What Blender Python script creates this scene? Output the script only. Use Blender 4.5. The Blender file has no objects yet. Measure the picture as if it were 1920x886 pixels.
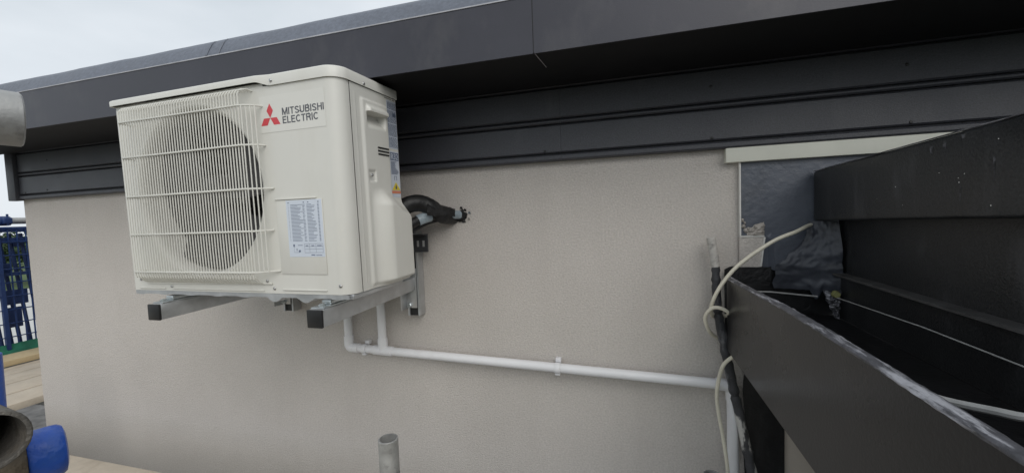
import bpy, bmesh, math, random
from math import radians, sin, cos, pi, sqrt
from mathutils import Vector, Matrix, noise

random.seed(7)
sc = bpy.context.scene
COL = sc.collection

# ------------------------------------------------------------------ camera
cam_d = bpy.data.cameras.new('camera')
cam_d.sensor_width = 36.0
cam_d.lens = 36.0 * 759.5 / 1920.0
cam_d.clip_start = 0.02
cam_d.clip_end = 2000
cam = bpy.data.objects.new('camera', cam_d)
COL.objects.link(cam)
cr = Vector((0.96146, 0.27243, -0.03701)); cu = Vector((0.02098, 0.06154, 0.99788)); cf = Vector((-0.27413, 0.96021, -0.05345))
cam.matrix_world = Matrix(((cr.x, cu.x, -cf.x, -0.0866), (cr.y, cu.y, -cf.y, -1.3453), (cr.z, cu.z, -cf.z, 0.0016), (0, 0, 0, 1)))
sc.camera = cam

# ------------------------------------------------------------------ sky, sun, exposure
SUN_EL, SUN_AZ = radians(38), radians(146)          # azimuth measured from +Y clockwise
world = bpy.data.worlds.new('World'); sc.world = world; world.use_nodes = True
nt = world.node_tree; nt.nodes.clear()
wo = nt.nodes.new('ShaderNodeOutputWorld'); bg = nt.nodes.new('ShaderNodeBackground')
sky = nt.nodes.new('ShaderNodeTexSky'); sky.sky_type = 'NISHITA'; sky.sun_disc = False
sky.sun_elevation = SUN_EL; sky.sun_rotation = SUN_AZ; sky.altitude = 50; sky.air_density = 1; sky.dust_density = 2.5
tc = nt.nodes.new('ShaderNodeTexCoord'); mp = nt.nodes.new('ShaderNodeMapping'); mp.inputs['Scale'].default_value = (1, 1, 2.6)
n1 = nt.nodes.new('ShaderNodeTexNoise'); n1.inputs['Scale'].default_value = 1.7; n1.inputs['Detail'].default_value = 5; n1.inputs['Roughness'].default_value = .5
cr1 = nt.nodes.new('ShaderNodeValToRGB')
cr1.color_ramp.elements[0].position = .34; cr1.color_ramp.elements[0].color = (6.3, 6.95, 7.5, 1)
cr1.color_ramp.elements[1].position = .64; cr1.color_ramp.elements[1].color = (8.4, 8.9, 9.4, 1)
mx = nt.nodes.new('ShaderNodeMix'); mx.data_type = 'RGBA'; mx.inputs[0].default_value = .93
nt.links.new(tc.outputs['Generated'], mp.inputs['Vector']); nt.links.new(mp.outputs[0], n1.inputs['Vector'])
nt.links.new(n1.outputs[0], cr1.inputs[0]); nt.links.new(sky.outputs[0], mx.inputs[6]); nt.links.new(cr1.outputs[0], mx.inputs[7])
nt.links.new(mx.outputs[2], bg.inputs['Color']); bg.inputs['Strength'].default_value = 0.1
nt.links.new(bg.outputs[0], wo.inputs['Surface'])
sd = bpy.data.lights.new('sun', 'SUN'); sd.energy = 1.35; sd.angle = radians(50); sd.color = (1, .96, .9)
sun = bpy.data.objects.new('sun', sd); COL.objects.link(sun)
sdir = Vector((sin(SUN_AZ) * cos(SUN_EL), cos(SUN_AZ) * cos(SUN_EL), sin(SUN_EL)))
sun.rotation_euler = sdir.to_track_quat('Z', 'Y').to_euler(); sun.location = sdir * 30
sc.view_settings.view_transform = 'Standard'; sc.view_settings.look = 'None'
sc.view_settings.exposure = 0.0; sc.view_settings.gamma = 1.0; sc.view_settings.use_curve_mapping = False

# ------------------------------------------------------------------ materials
def mat(name, base, rough=.5, metal=0., var=.12, vscale=6., bump=0., bscale=200., bdetail=3., spec=.5, stain=None, stain_scale=3., stain_amt=.5, stain_lo=.55, stain_hi=.7, fine=None, rvar=.0, coat=0., bstretch=None, sstretch=None):
    """procedural principled: base tint varied by large noise, optional stain colour, bump relief"""
    m = bpy.data.materials.new(name); m.use_nodes = True
    t = m.node_tree; t.nodes.clear(); L = t.links.new
    out = t.nodes.new('ShaderNodeOutputMaterial'); b = t.nodes.new('ShaderNodeBsdfPrincipled')
    L(b.outputs[0], out.inputs[0])
    b.inputs['Roughness'].default_value = rough; b.inputs['Metallic'].default_value = metal
    b.inputs['Specular IOR Level'].default_value = spec; b.inputs['Coat Weight'].default_value = coat
    co = t.nodes.new('ShaderNodeTexCoord')
    vec = co.outputs['Object']
    nz = t.nodes.new('ShaderNodeTexNoise'); nz.inputs['Scale'].default_value = vscale; nz.inputs['Detail'].default_value = 6; nz.inputs['Roughness'].default_value = .6
    L(vec, nz.inputs['Vector'])
    r = t.nodes.new('ShaderNodeValToRGB'); r.color_ramp.elements[0].position = .3; r.color_ramp.elements[1].position = .7
    lo = [max(0, c * (1 - var)) for c in base]; hi = [min(1, c * (1 + var)) for c in base]
    r.color_ramp.elements[0].color = (*lo, 1); r.color_ramp.elements[1].color = (*hi, 1)
    L(nz.outputs[0], r.inputs[0]); colr = r.outputs[0]
    if fine:      # fine speckle
        nf = t.nodes.new('ShaderNodeTexNoise'); nf.inputs['Scale'].default_value = fine[0]; nf.inputs['Detail'].default_value = 2
        L(vec, nf.inputs['Vector'])
        mr = t.nodes.new('ShaderNodeMapRange'); mr.inputs[1].default_value = .3; mr.inputs[2].default_value = .7; mr.inputs[3].default_value = 1 - fine[1]; mr.inputs[4].default_value = 1 + fine[1]
        L(nf.outputs[0], mr.inputs[0])
        mm = t.nodes.new('ShaderNodeMix'); mm.data_type = 'RGBA'; mm.blend_type = 'MULTIPLY'; mm.inputs[0].default_value = 1
        L(colr, mm.inputs[6]); L(mr.outputs[0], mm.inputs[7]); colr = mm.outputs[2]
    if stain:
        ns = t.nodes.new('ShaderNodeTexNoise'); ns.inputs['Scale'].default_value = stain_scale; ns.inputs['Detail'].default_value = 8; ns.inputs['Roughness'].default_value = .65
        if sstretch:
            sm_ = t.nodes.new('ShaderNodeMapping'); sm_.inputs['Scale'].default_value = sstretch; L(vec, sm_.inputs['Vector']); L(sm_.outputs[0], ns.inputs['Vector'])
        else: L(vec, ns.inputs['Vector'])
        rs = t.nodes.new('ShaderNodeMapRange'); rs.inputs[1].default_value = stain_lo; rs.inputs[2].default_value = stain_hi; rs.inputs[3].default_value = 0; rs.inputs[4].default_value = stain_amt
        L(ns.outputs[0], rs.inputs[0])
        ms = t.nodes.new('ShaderNodeMix'); ms.data_type = 'RGBA'; L(rs.outputs[0], ms.inputs[0]); L(colr, ms.inputs[6]); ms.inputs[7].default_value = (*stain, 1)
        colr = ms.outputs[2]
    L(colr, b.inputs['Base Color'])
    if rvar:
        rr = t.nodes.new('ShaderNodeMapRange'); rr.inputs[1].default_value = .3; rr.inputs[2].default_value = .7; rr.inputs[3].default_value = max(.05, rough - rvar); rr.inputs[4].default_value = min(1, rough + rvar)
        L(nz.outputs[0], rr.inputs[0]); L(rr.outputs[0], b.inputs['Roughness'])
    if bump:
        nb = t.nodes.new('ShaderNodeTexNoise'); nb.inputs['Scale'].default_value = bscale; nb.inputs['Detail'].default_value = bdetail; nb.inputs['Roughness'].default_value = .6
        if bstretch:
            bm_ = t.nodes.new('ShaderNodeMapping'); bm_.inputs['Scale'].default_value = bstretch; L(vec, bm_.inputs['Vector']); L(bm_.outputs[0], nb.inputs['Vector'])
        else: L(vec, nb.inputs['Vector'])
        bn = t.nodes.new('ShaderNodeBump'); bn.inputs['Strength'].default_value = 1.0; bn.inputs['Distance'].default_value = bump
        L(nb.outputs[0], bn.inputs['Height']); L(bn.outputs[0], b.inputs['Normal'])
    return m

M = {}
M['render'] = mat('beige_render', (.575, .538, .503), .92, var=.05, vscale=2.2, bump=.0036, bscale=200, bdetail=3, spec=.2, fine=(170, .10), stain=(.49, .455, .42), stain_scale=3.0, stain_amt=.3, stain_lo=.5, stain_hi=.8, bstretch=(.9, 1, 1.1), sstretch=(2.2, 1, .35))
M['clad'] = mat('dark_grey_cladding', (.056, .058, .069), .42, var=.12, vscale=5, bump=.0006, bscale=300, fine=(230, .2), stain=(.10, .10, .108), stain_scale=7, stain_amt=.45, stain_lo=.58, stain_hi=.8, sstretch=(2.5, 1, .6), rvar=.08)
M['fascia'] = mat('grey_aluminium_fascia', (.043, .0430, .055), .38, metal=.1, var=.14, vscale=4, bump=.0002, bscale=500, stain=(.10, .097, .10), stain_scale=5, stain_amt=.55, stain_lo=.52, stain_hi=.8, sstretch=(1.6, 1, .9), rvar=.06)
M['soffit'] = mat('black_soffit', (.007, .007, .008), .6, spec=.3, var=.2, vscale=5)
M['edge'] = mat('bright_drip_edge', (.42, .42, .45), .45, var=.25, vscale=20)
M['grp'] = mat('grey_fibreglass_roof', (.135, .15, .185), .55, var=.12, vscale=5, bump=.002, bscale=60, fine=(90, .12), rvar=.06)
M['membrane'] = mat('slate_grey_fibreglass', (.105, .117, .145), .36, var=.10, vscale=9, bump=.0016, bscale=70, stain=(.07, .072, .08), stain_scale=6, stain_amt=.45, stain_lo=.56, stain_hi=.76, rvar=.1)
M['bitumen'] = mat('black_bitumen', (.010, .010, .011), .45, var=.4, vscale=14, bump=.0025, bscale=60, stain=(.045, .045, .046), stain_scale=16, stain_amt=.6, stain_lo=.54, stain_hi=.8, sstretch=(2.5, 1, .5))
M['blackgrp'] = mat('black_fibreglass_trim', (.024, .025, .0265), .38, var=.3, vscale=6, bump=.0008, bscale=260, stain=(.12, .122, .13), stain_scale=9, stain_amt=.5, stain_lo=.55, stain_hi=.82, sstretch=(1, 1.6, .5), fine=(240, .4), rvar=.08)
M['lowfascia'] = mat('charcoal_gutter_fascia', (.014, .0138, .0145), .30, spec=.3, var=.22, vscale=3, bump=.0003, bscale=200, stain=(.05, .048, .05), stain_scale=4.5, stain_amt=.4, stain_lo=.58, stain_hi=.8, rvar=.06)
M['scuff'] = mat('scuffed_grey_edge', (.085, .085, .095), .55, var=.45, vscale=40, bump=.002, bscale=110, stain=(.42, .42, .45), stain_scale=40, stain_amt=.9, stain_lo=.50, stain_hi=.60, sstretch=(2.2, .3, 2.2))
M['scuffbar'] = mat('paint_scuffed_black', (.040, .041, .047), .5, var=.3, vscale=30, bump=.004, bscale=70, stain=(.26, .26, .27), stain_scale=30, stain_amt=.7, stain_lo=.54, stain_hi=.68, sstretch=(1, 1, .4))
M['smearbar'] = mat('mortar_smeared_black', (.05, .05, .055), .6, var=.3, vscale=30, bump=.003, bscale=90, stain=(.62, .60, .57), stain_scale=26, stain_amt=.9, stain_lo=.50, stain_hi=.57, sstretch=(1, 1, .35))
M['scuffmark'] = mat('chalky_scuff', (.10, .10, .11), .7, var=.4, vscale=120, stain=(.035, .036, .037), stain_scale=140, stain_amt=1, stain_lo=.45, stain_hi=.55)
M['flash'] = mat('dark_torn_membrane', (.060, .066, .082), .45, var=.3, vscale=18, bump=.0008, bscale=80, stain=(.012, .012, .013), stain_scale=7, stain_amt=.9, stain_lo=.5, stain_hi=.68)
M['palebar'] = mat('mortar_smeared_grey', (.50, .48, .45), .85, var=.2, vscale=40, bump=.004, bscale=90, stain=(.12, .115, .11), stain_scale=30, stain_amt=.8, stain_lo=.55, stain_hi=.68)
M['trim'] = mat('cream_board', (.76, .76, .67), .6, var=.05, vscale=8, stain=(.62, .61, .53), stain_scale=8, stain_amt=.4)
M['bead'] = mat('white_bead', (.70, .69, .66), .55, var=.08, vscale=30)
M['mortar'] = mat('rough_mortar', (.42, .39, .36), .95, var=.2, vscale=40, bump=.01, bscale=60)
M['acw'] = mat('cream_white_enamel', (.70, .69, .64), .36, var=.03, vscale=3, bump=.0002, bscale=700, stain=(.58, .56, .49), stain_scale=6, stain_amt=.35, stain_lo=.5, stain_hi=.8, sstretch=(2, 2, .4), rvar=.03)
M['wire'] = mat('cream_coated_wire', (.70, .69, .635), .38, var=.04, vscale=9)
M['acdark'] = mat('dark_interior', (.010, .010, .011), .7, var=.3, vscale=10)
M['fin'] = mat('aluminium_fins', (.06, .058, .056), .5, metal=.5, var=.3, vscale=20)
M['fan'] = mat('dark_grey_fan_plastic', (.045, .042, .041), .45, var=.12, vscale=8)
M['motor'] = mat('motor_metal', (.55, .55, .54), .4, metal=.7, var=.15, vscale=12)
M['sticker'] = mat('white_sticker', (.64, .69, .77), .35, var=.03, vscale=8)
M['clearst'] = mat('logo_film', (.72, .71, .66), .28, var=.02, vscale=8)
M['sidest'] = mat('rating_sticker', (.58, .62, .69), .35, var=.04, vscale=10)
M['ink'] = mat('grey_ink', (.10, .105, .12), .5, var=.05)
M['blueink'] = mat('blue_grey_ink', (.14, .17, .25), .5, var=.15, vscale=60)
M['red'] = mat('red_ink', (.62, .06, .075), .4, var=.04)
M['yellow'] = mat('yellow_ink', (.75, .60, .03), .4, var=.04)
M['orange'] = mat('orange_ink', (.65, .22, .12), .4, var=.05)
M['black'] = mat('black_plastic', (.013, .013, .014), .42, var=.2, vscale=20)
M['galv'] = mat('galvanised_steel', (.56, .57, .58), .40, metal=.7, var=.16, vscale=16, bump=.0003, bscale=120, stain=(.42, .43, .44), stain_scale=9, stain_amt=.5, rvar=.1)
M['zinc'] = mat('bright_zinc', (.62, .66, .67), .3, metal=.85, var=.12, vscale=30)
M['darksteel'] = mat('dark_painted_rail', (.055, .058, .065), .4, metal=.3, var=.2, vscale=20)
M['screw'] = mat('screw_steel', (.45, .45, .45), .3, metal=.9, var=.1)
M['pvc'] = mat('white_pvc', (.82, .82, .84), .30, var=.03, vscale=6, stain=(.60, .59, .57), stain_scale=5, stain_amt=.3)
M['lag'] = mat('black_insulation', (.010, .010, .0105), .5, var=.3, vscale=25, bump=.003, bscale=45, stain=(.05, .05, .052), stain_scale=20, stain_amt=.4)
M['tape'] = mat('grey_pipe_tape', (.30, .36, .40), .3, var=.3, vscale=40, bump=.003, bscale=60)
M['cable'] = mat('cream_cable', (.74, .70, .58), .42, var=.10, vscale=14, stain=(.36, .32, .24), stain_scale=18, stain_amt=.6, stain_lo=.6, stain_hi=.75)
M['string'] = mat('pale_string', (.40, .40, .39), .8, var=.15, vscale=60)
M['pipebeige'] = mat('beige_plastic_pipe', (.30, .27, .235), .4, var=.06, vscale=5)
M['tube'] = mat('weathered_scaffold_tube', (.40, .40, .39), .55, metal=.4, var=.25, vscale=22, bump=.0006, bscale=160, stain=(.13, .125, .12), stain_scale=30, stain_amt=.7, stain_lo=.55, stain_hi=.7, rvar=.1)
M['oldtube'] = mat('rusty_scaffold_tube', (.15, .14, .125), .65, metal=.4, var=.35, vscale=25, bump=.004, bscale=90, stain=(.24, .20, .15), stain_scale=22, stain_amt=.6, stain_lo=.52, stain_hi=.68)
M['rust'] = mat('muddy_coupler', (.13, .105, .075), .8, metal=.2, var=.35, vscale=40, bump=.008, bscale=60, stain=(.36, .33, .28), stain_scale=28, stain_amt=.8, stain_lo=.6, stain_hi=.7)
M['bluecap'] = mat('blue_plastic', (.018, .085, .42), .36, var=.15, vscale=25, bump=.002, bscale=70, stain=(.05, .12, .35), stain_scale=20, stain_amt=.5)
M['blueguard'] = mat('blue_painted_guard', (.012, .035, .13), .45, var=.2, vscale=8)
M['timber'] = mat('scaffold_timber', (.52, .455, .37), .85, var=.14, vscale=4, bump=.002, bscale=70, stain=(.30, .24, .17), stain_scale=5, stain_amt=.6, sstretch=(1, .5, 1))
M['tan'] = mat('tan_timber', (.44, .35, .21), .85, var=.15, vscale=5, bump=.002, bscale=70)
M['net'] = mat('green_debris_net', (.02, .16, .10), .8, var=.3, vscale=14)
M['leaf'] = mat('leaf_green', (.035, .065, .022), .7, var=.45, vscale=.9)
M['bark'] = mat('bark', (.07, .055, .04), .9, var=.3, vscale=3)
M['grass'] = mat('grass_ground', (.06, .10, .03), .95, var=.3, vscale=.05)
M['lead'] = mat('worn_yellow_lead', (.30, .30, .12), .6, var=.3, vscale=60)
M['dullledge'] = mat('dull_ledge', (.075, .073, .072), .6, var=.3, vscale=20, bump=.002, bscale=90)
M['gapdark'] = mat('dark_gap_ground', (.13, .125, .12), .95, var=.4, vscale=3)
M['yard'] = mat('pale_concrete_yard', (.52, .52, .50), .9, var=.10, vscale=.15)

# ------------------------------------------------------------------ mesh helpers
class MB:
    def __init__(self): self.v = []; self.f = []
    def add(self, vs, fs):
        o = len(self.v); self.v += [tuple(p) for p in vs]; self.f += [tuple(i + o for i in f) for f in fs]; return self
    def box(self, x0, x1, y0, y1, z0, z1):
        vs = [(x, y, z) for z in (z0, z1) for y in (y0, y1) for x in (x0, x1)]
        return self.add(vs, [(0, 2, 3, 1), (4, 5, 7, 6), (0, 1, 5, 4), (2, 6, 7, 3), (0, 4, 6, 2), (1, 3, 7, 5)])
    def tube(self, pts, r, n=12, cap=True, rs=None):
        pts = [Vector(p) for p in pts]; k = len(pts)
        tang = []
        for i in range(k):
            a = pts[max(0, i - 1)]; b = pts[min(k - 1, i + 1)]; tang.append((b - a).normalized())
        up = Vector((0, 0, 1)) if abs(tang[0].z) < .9 else Vector((0, 1, 0))
        nrm = (up - tang[0] * up.dot(tang[0])).normalized(); vs = []
        for i in range(k):
            nrm = (nrm - tang[i] * nrm.dot(tang[i])).normalized(); bi = tang[i].cross(nrm)
            rad = rs[i] if rs else r
            for j in range(n):
                a = 2 * pi * j / n; vs.append(pts[i] + (nrm * cos(a) + bi * sin(a)) * rad)
        fs = []
        for i in range(k - 1):
            for j in range(n):
                j2 = (j + 1) % n; fs.append((i * n + j, i * n + j2, (i + 1) * n + j2, (i + 1) * n + j))
        if cap: fs.append(tuple(range(n - 1, -1, -1))); fs.append(tuple((k - 1) * n + j for j in range(n)))
        return self.add(vs, fs)
    def hollow(self, a, b, r, ri, n=28):
        a = Vector(a); b = Vector(b); t = (b - a).normalized()
        up = Vector((0, 0, 1)) if abs(t.z) < .9 else Vector((0, 1, 0)); u = (up - t * up.dot(t)).normalized(); w = t.cross(u)
        vs = []; c = .0012
        prof = [(a + t * .02, ri), (a, ri + c * .3), (a, r - c), (a + t * c, r), (b - t * c, r), (b, r - c), (b, ri + c * .3), (b - t * .25 * min(1, (b - a).length), ri)]
        for p, rad in prof:
            for j in range(n):
                an = 2 * pi * j / n; vs.append(p + (u * cos(an) + w * sin(an)) * rad)
        fs = []
        for i in range(len(prof) - 1):
            for j in range(n):
                j2 = (j + 1) % n; fs.append((i * n + j, i * n + j2, (i + 1) * n + j2, (i + 1) * n + j))
        k = len(prof) - 1
        fs.append(tuple(range(n - 1, -1, -1))); fs.append(tuple(k * n + j for j in range(n)))
        return self.add(vs, fs)
    def lathe(self, prof, c, axis='Y', n=48, a0=0, a1=2 * pi):
        # prof: list of (radius, along-axis)
        c = Vector(c); vs = []; full = abs(a1 - a0 - 2 * pi) < 1e-6; m = n if full else n + 1
        for r, h in prof:
            for j in range(m):
                a = a0 + (a1 - a0) * j / n; x, y = r * cos(a), r * sin(a)
                vs.append(c + (Vector((x, h, y)) if axis == 'Y' else Vector((h, x, y)) if axis == 'X' else Vector((x, y, h))))
        fs = []
        for i in range(len(prof) - 1):
            for j in range(n):
                j2 = (j + 1) % m; fs.append((i * m + j, i * m + j2, (i + 1) * m + j2, (i + 1) * m + j))
        return self.add(vs, fs)
    def prism(self, poly, axis, a, b):
        """poly in the two other axes (in x,y,z order), extruded along axis from a to b"""
        def p3(p, h): return {'X': (h, p[0], p[1]), 'Y': (p[0], h, p[1]), 'Z': (p[0], p[1], h)}[axis]
        n = len(poly); vs = [p3(p, a) for p in poly] + [p3(p, b) for p in poly]
        fs = [tuple(range(n)), tuple(range(2 * n - 1, n - 1, -1))] + [(i, (i + 1) % n, n + (i + 1) % n, n + i) for i in range(n)]
        return self.add(vs, fs)
    def grid(self, nu, nv, fn):
        vs = [fn(i / nu, j / nv) for j in range(nv + 1) for i in range(nu + 1)]
        fs = [(j * (nu + 1) + i, j * (nu + 1) + i + 1, (j + 1) * (nu + 1) + i + 1, (j + 1) * (nu + 1) + i) for j in range(nv) for i in range(nu)]
        return self.add(vs, fs)
    def build(self, name, m, parent=None, smooth=False, bevel=0, seg=2, fix=True, angle=35):
        me = bpy.data.meshes.new(name); me.from_pydata(self.v, [], self.f); me.update()
        if fix or bevel:
            bm = bmesh.new(); bm.from_mesh(me)
            if fix: bmesh.ops.recalc_face_normals(bm, faces=bm.faces)
            if bevel:
                es = [e for e in bm.edges if len(e.link_faces) == 2 and e.calc_face_angle(0) > radians(25)]
                bmesh.ops.bevel(bm, geom=es, offset=bevel, segments=seg, affect='EDGES', profile=.5, clamp_overlap=True)
            bm.to_mesh(me); bm.free()
        if smooth or bevel:
            for p in me.polygons: p.use_smooth = True
            me.set_sharp_from_angle(angle=radians(angle))
        me.materials.append(M[m])
        o = bpy.data.objects.new(name, me); COL.objects.link(o)
        if parent: o.parent = parent
        return o

def tag(o, label=None, cat=None, group=None, kind=None):
    if label: o['label'] = label
    if cat: o['category'] = cat
    if group: o['group'] = group
    if kind: o['kind'] = kind
    return o
def thing(name, label, cat, loc=(0, 0, 0), rot=(0, 0, 0), group=None):
    o = bpy.data.objects.new(name, None); COL.objects.link(o); o.location = loc; o.rotation_euler = rot
    o.empty_display_size = .1
    return tag(o, label, cat, group)
def rebase(root):
    """children were modelled in world coordinates: keep them there under an Empty moved to the base"""
    mi = Matrix.Translation(root.location).inverted()
    for c in root.children: c.matrix_parent_inverse = mi
def shared(name, src, parent, loc):
    o = bpy.data.objects.new(name, src.data); COL.objects.link(o); o.parent = parent; o.location = loc; return o
def smoothpath(pts, k=8):
    P = [Vector(p) for p in pts]; out = []
    for i in range(len(P) - 1):
        p0 = P[max(0, i - 1)]; p1 = P[i]; p2 = P[i + 1]; p3 = P[min(len(P) - 1, i + 2)]
        for s in range(k):
            t = s / k; out.append(.5 * ((2 * p1) + (p2 - p0) * t + (2 * p0 - 5 * p1 + 4 * p2 - p3) * t * t + (3 * p1 - p0 - 3 * p2 + p3) * t ** 3))
    return out + [P[-1]]
def text_mesh(body, x0, x1, z0, z1, y, name, m, parent, bold=.0, side=False, tight=1.0):
    cu_ = bpy.data.curves.new('lettering', 'FONT'); cu_.body = body; cu_.size = 1; cu_.space_character = tight; cu_.resolution_u = 3
    ob = bpy.data.objects.new('lettering', cu_); COL.objects.link(ob)
    dg = bpy.context.evaluated_depsgraph_get(); me = bpy.data.meshes.new_from_object(ob.evaluated_get(dg))
    bpy.data.objects.remove(ob)
    xs = [v.co.x for v in me.vertices]; ys = [v.co.y for v in me.vertices]
    ax, bx_, ay, by = min(xs), max(xs), min(ys), max(ys)
    for v in me.vertices:
        s = x0 + (v.co.x - ax) / (bx_ - ax) * (x1 - x0); t = z0 + (v.co.y - ay) / (by - ay) * (z1 - z0)
        v.co = (y, s, t) if side else (s, y, t)
    if bold:
        v0 = [v.co.copy() for v in me.vertices]; f0 = [tuple(p.vertices) for p in me.polygons]; mb = MB()
        for i, k in enumerate((-1, -.33, .33, 1)):
            d = Vector((-.00002 * i, k * bold, 0)) if side else Vector((k * bold, -.00002 * i, 0)); mb.add([v + d for v in v0], f0)
        return mb.build(name, m, parent, fix=False)
    me.materials.clear(); me.materials.append(M[m])
    o = bpy.data.objects.new(name, me); COL.objects.link(o); o.parent = parent; return o

# ------------------------------------------------------------------ ground far below, yard, trees
g = MB().add([(-900, -900, -5), (900, -900, -5), (900, 900, -5), (-900, 900, -5)], [(0, 1, 2, 3)]).build('ground', 'grass'); tag(g, kind='structure')
yd = MB().add([(-52, -30, -4.99), (-19, -30, -4.99), (-19, 40, -4.99), (-52, 40, -4.99)], [(0, 1, 2, 3)]).build('yard', 'yard'); tag(yd, kind='structure')
gv = MB().add([(-18.9, -30, -4.985), (12, -30, -4.985), (12, 40, -4.985), (-18.9, 40, -4.985)], [(0, 1, 2, 3)]).build('gap_ground', 'gapdark'); tag(gv, kind='structure')  # dark sheet added over the grass so the gap below the boards stays dark

def crown_mesh(seed, n=2600):
    rnd = random.Random(seed); mb = MB()
    lobes = [(Vector((rnd.uniform(-1.2, 1.2), rnd.uniform(-1.2, 1.2), rnd.uniform(1.6, 4.2))), rnd.uniform(.8, 1.4)) for _ in range(11)]
    for _ in range(n):
        c, r = rnd.choice(lobes); d = Vector((rnd.gauss(0, 1), rnd.gauss(0, 1), rnd.gauss(0, 1))).normalized() * r * rnd.random() ** .4
        p = c + d; a = Vector((rnd.gauss(0, 1), rnd.gauss(0, 1), rnd.gauss(0, 1))).normalized(); b = a.orthogonal().normalized(); s = rnd.uniform(.08, .17)
        mb.add([p - a * s, p + b * s * .6, p + a * s, p - b * s * .6], [(0, 1, 2, 3)])
    return mb
crowns = []
for s in range(3): crowns.append(crown_mesh(s + 3))
tl = ['dark hedgerow tree beyond the pale yard, seen through the blue guard mesh']
tr = random.Random(5)
crown_o = []
for i in range(11):
    y = -4 + i * 4.1; x = -57 + tr.uniform(-2, 2); s = tr.uniform(.9, 1.12)
    t = thing('hedgerow_tree', 'dark green hedgerow tree far beyond the yard, %s from the left' % ('first', 'second', 'third', 'fourth', 'fifth', 'sixth', 'seventh', 'eighth', 'ninth', 'tenth', 'eleventh')[i], 'tree', (x, y, -5), (0, 0, tr.uniform(0, 6)), 'trees beyond the yard'); t.scale = (s * 1.5, s * 1.5, s)
    k = i % 3
    if i < 3:
        co = crowns[k].build('crown', 'leaf', t, fix=False); tm = MB()
        tm.tube([(0, 0, 0), (.05, 0, 1.2), (0, .05, 2.6), (.1, .1, 3.6)], .1, 8, rs=[.16, .12, .09, .04]); tm.tube([(.03, 0, 1.4), (.6, .2, 2.6)], .05, 6, rs=[.07, .03]); tm.tube([(.02, 0, 1.6), (-.6, -.3, 2.8)], .05, 6, rs=[.07, .03])
        to = tm.build('trunk', 'bark', t, smooth=True); crown_o.append((co, to))
    else:
        for src, nm in zip(crown_o[k], ('crown', 'trunk')):
            c = src.copy(); COL.objects.link(c); c.parent = t; c.name = nm

# ------------------------------------------------------------------ the building
B = thing('building', 'beige rendered building with dark grey fascia and cladding band under its flat roof', 'building', (-3.1, 0, -5))
XL, XR = -3.108, 3.2
MB().box(XL, XR, 0, 5, -5, .60).build('wall', 'render', B)
# cladding band: boards split at the joint, grooves left open between them, dark backing behind
MB().box(XL - .012, XR, -.012, -.0005, .172, .44).build('cladding_backing', 'clad', B)
JX = -.287
def bprof(z0, z1, yo, lip=.0):   # folded board section in (y, z)
    return [(-.0125, z0), (yo + .004, z0), (yo, z0 + .004), (yo, z1 - .004), (yo + .004, z1), (-.0125, z1)]
for (z0, z1, yo) in ((.172, .1905, -.034), (.1965, .286, -.030), (.2905, .3025, -.031), (.307, .400, -.030), (.405, .436, -.026)):
    for a, b in ((XL + .044, JX - .0003), (JX + .0003, XR)):
        MB().prism(bprof(z0, z1, yo), 'X', a, b).build('cladding_board', 'clad', B)
MB().box(XL - .022, XL + .040, -.046, -.0130, .166, .436).build('corner_trim', 'clad', B, bevel=.003)
# small fixings in the boards
sc0 = None
for (x, z) in ((.155, .352), (.157, .2035), (-.34, .2035), (.62, .352), (.63, .2035), (-1.6, .352), (-2.83, .355), (-2.85, .21), (-.9, .352), (-3.02, .2035), (1.2, .352)):
    if sc0 is None:
        sc0 = MB().lathe([(0, -.002), (.0035, -.0015), (.0045, 0)], (0, 0, 0), 'Y', 10).build('rivet', 'black', B, smooth=True); sc0.location = (x, -.0302, z)
    else: shared('rivet', sc0, B, (x, -.0302, z))
# soffit and fascia
FY = -.3434
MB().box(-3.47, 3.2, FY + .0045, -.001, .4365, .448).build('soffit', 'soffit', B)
MB().box(-3.47, 3.2, -.062, -.047, .412, .436).build('soffit_rail', 'clad', B)
SX = -.300
for i, (a, b) in enumerate(((-3.48, SX - .0012), (SX + .0012, 3.2))):
    # L-shaped sheet: face, return lip underneath, turned top
    prof = [(FY, .396), (FY, .533), (FY + .02, .537), (FY + .02, .533), (FY + .004, .529), (FY + .004, .396)]
    MB().prism(prof, 'X', a, b).build('fascia_panel', 'fascia', B)
    MB().box(a, b, FY - .002, FY + .012, .5335, .5365).build('drip_edge', 'edge', B)
MB().box(SX - .0011, SX + .0011, FY + .0015, FY + .0035, .399, .531).build('seam_gasket', 'black', B)
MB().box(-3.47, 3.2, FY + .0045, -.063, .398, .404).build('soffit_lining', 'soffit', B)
MB().add([(SX + .001, FY + .005, .3972), (SX + .003, FY + .005, .3972), (SX + .012, FY + .11, .3972), (SX + .0105, FY + .11, .3972)], [(0, 1, 2, 3)]).build('soffit_joint_mark', 'edge', B)
# fibreglass kerb: slightly uneven, with laps
def kerb(u, v):
    x = -3.5 + u * 6.7
    lap = .0007 * (1 if (x * 1.7) % 1 > .5 else 0) + .0022 * noise.noise((x * 5, v * 3, 0))
    prof = [(FY + .006, .5375), (FY + .012, .552), (FY + .030, .588), (FY + .048, .604), (FY + .075, .608), (.4, .608)]
    t = v * (len(prof) - 1); i = min(int(t), len(prof) - 2); f = t - i
    y = prof[i][0] * (1 - f) + prof[i + 1][0] * f; z = prof[i][1] * (1 - f) + prof[i + 1][1] * f
    return (x, y - lap, z + lap * .6)
MB().grid(220, 10, kerb).build('roof_kerb', 'grp', B, smooth=True)
for x, w in ((-1.365, .010), (-1.31, .005)):
    MB().grid(2, 8, lambda u, v, x=x, w=w: (x + (u - .5) * w, kerb((x + 3.5) / 6.7, .04 + v * .5)[1] - .0022 * (1 - abs(u - .5) * 2) - .0012, kerb((x + 3.5) / 6.7, .04 + v * .5)[2] + .001)).build('roof_lap', 'grp', B, smooth=True, fix=False)
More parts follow.
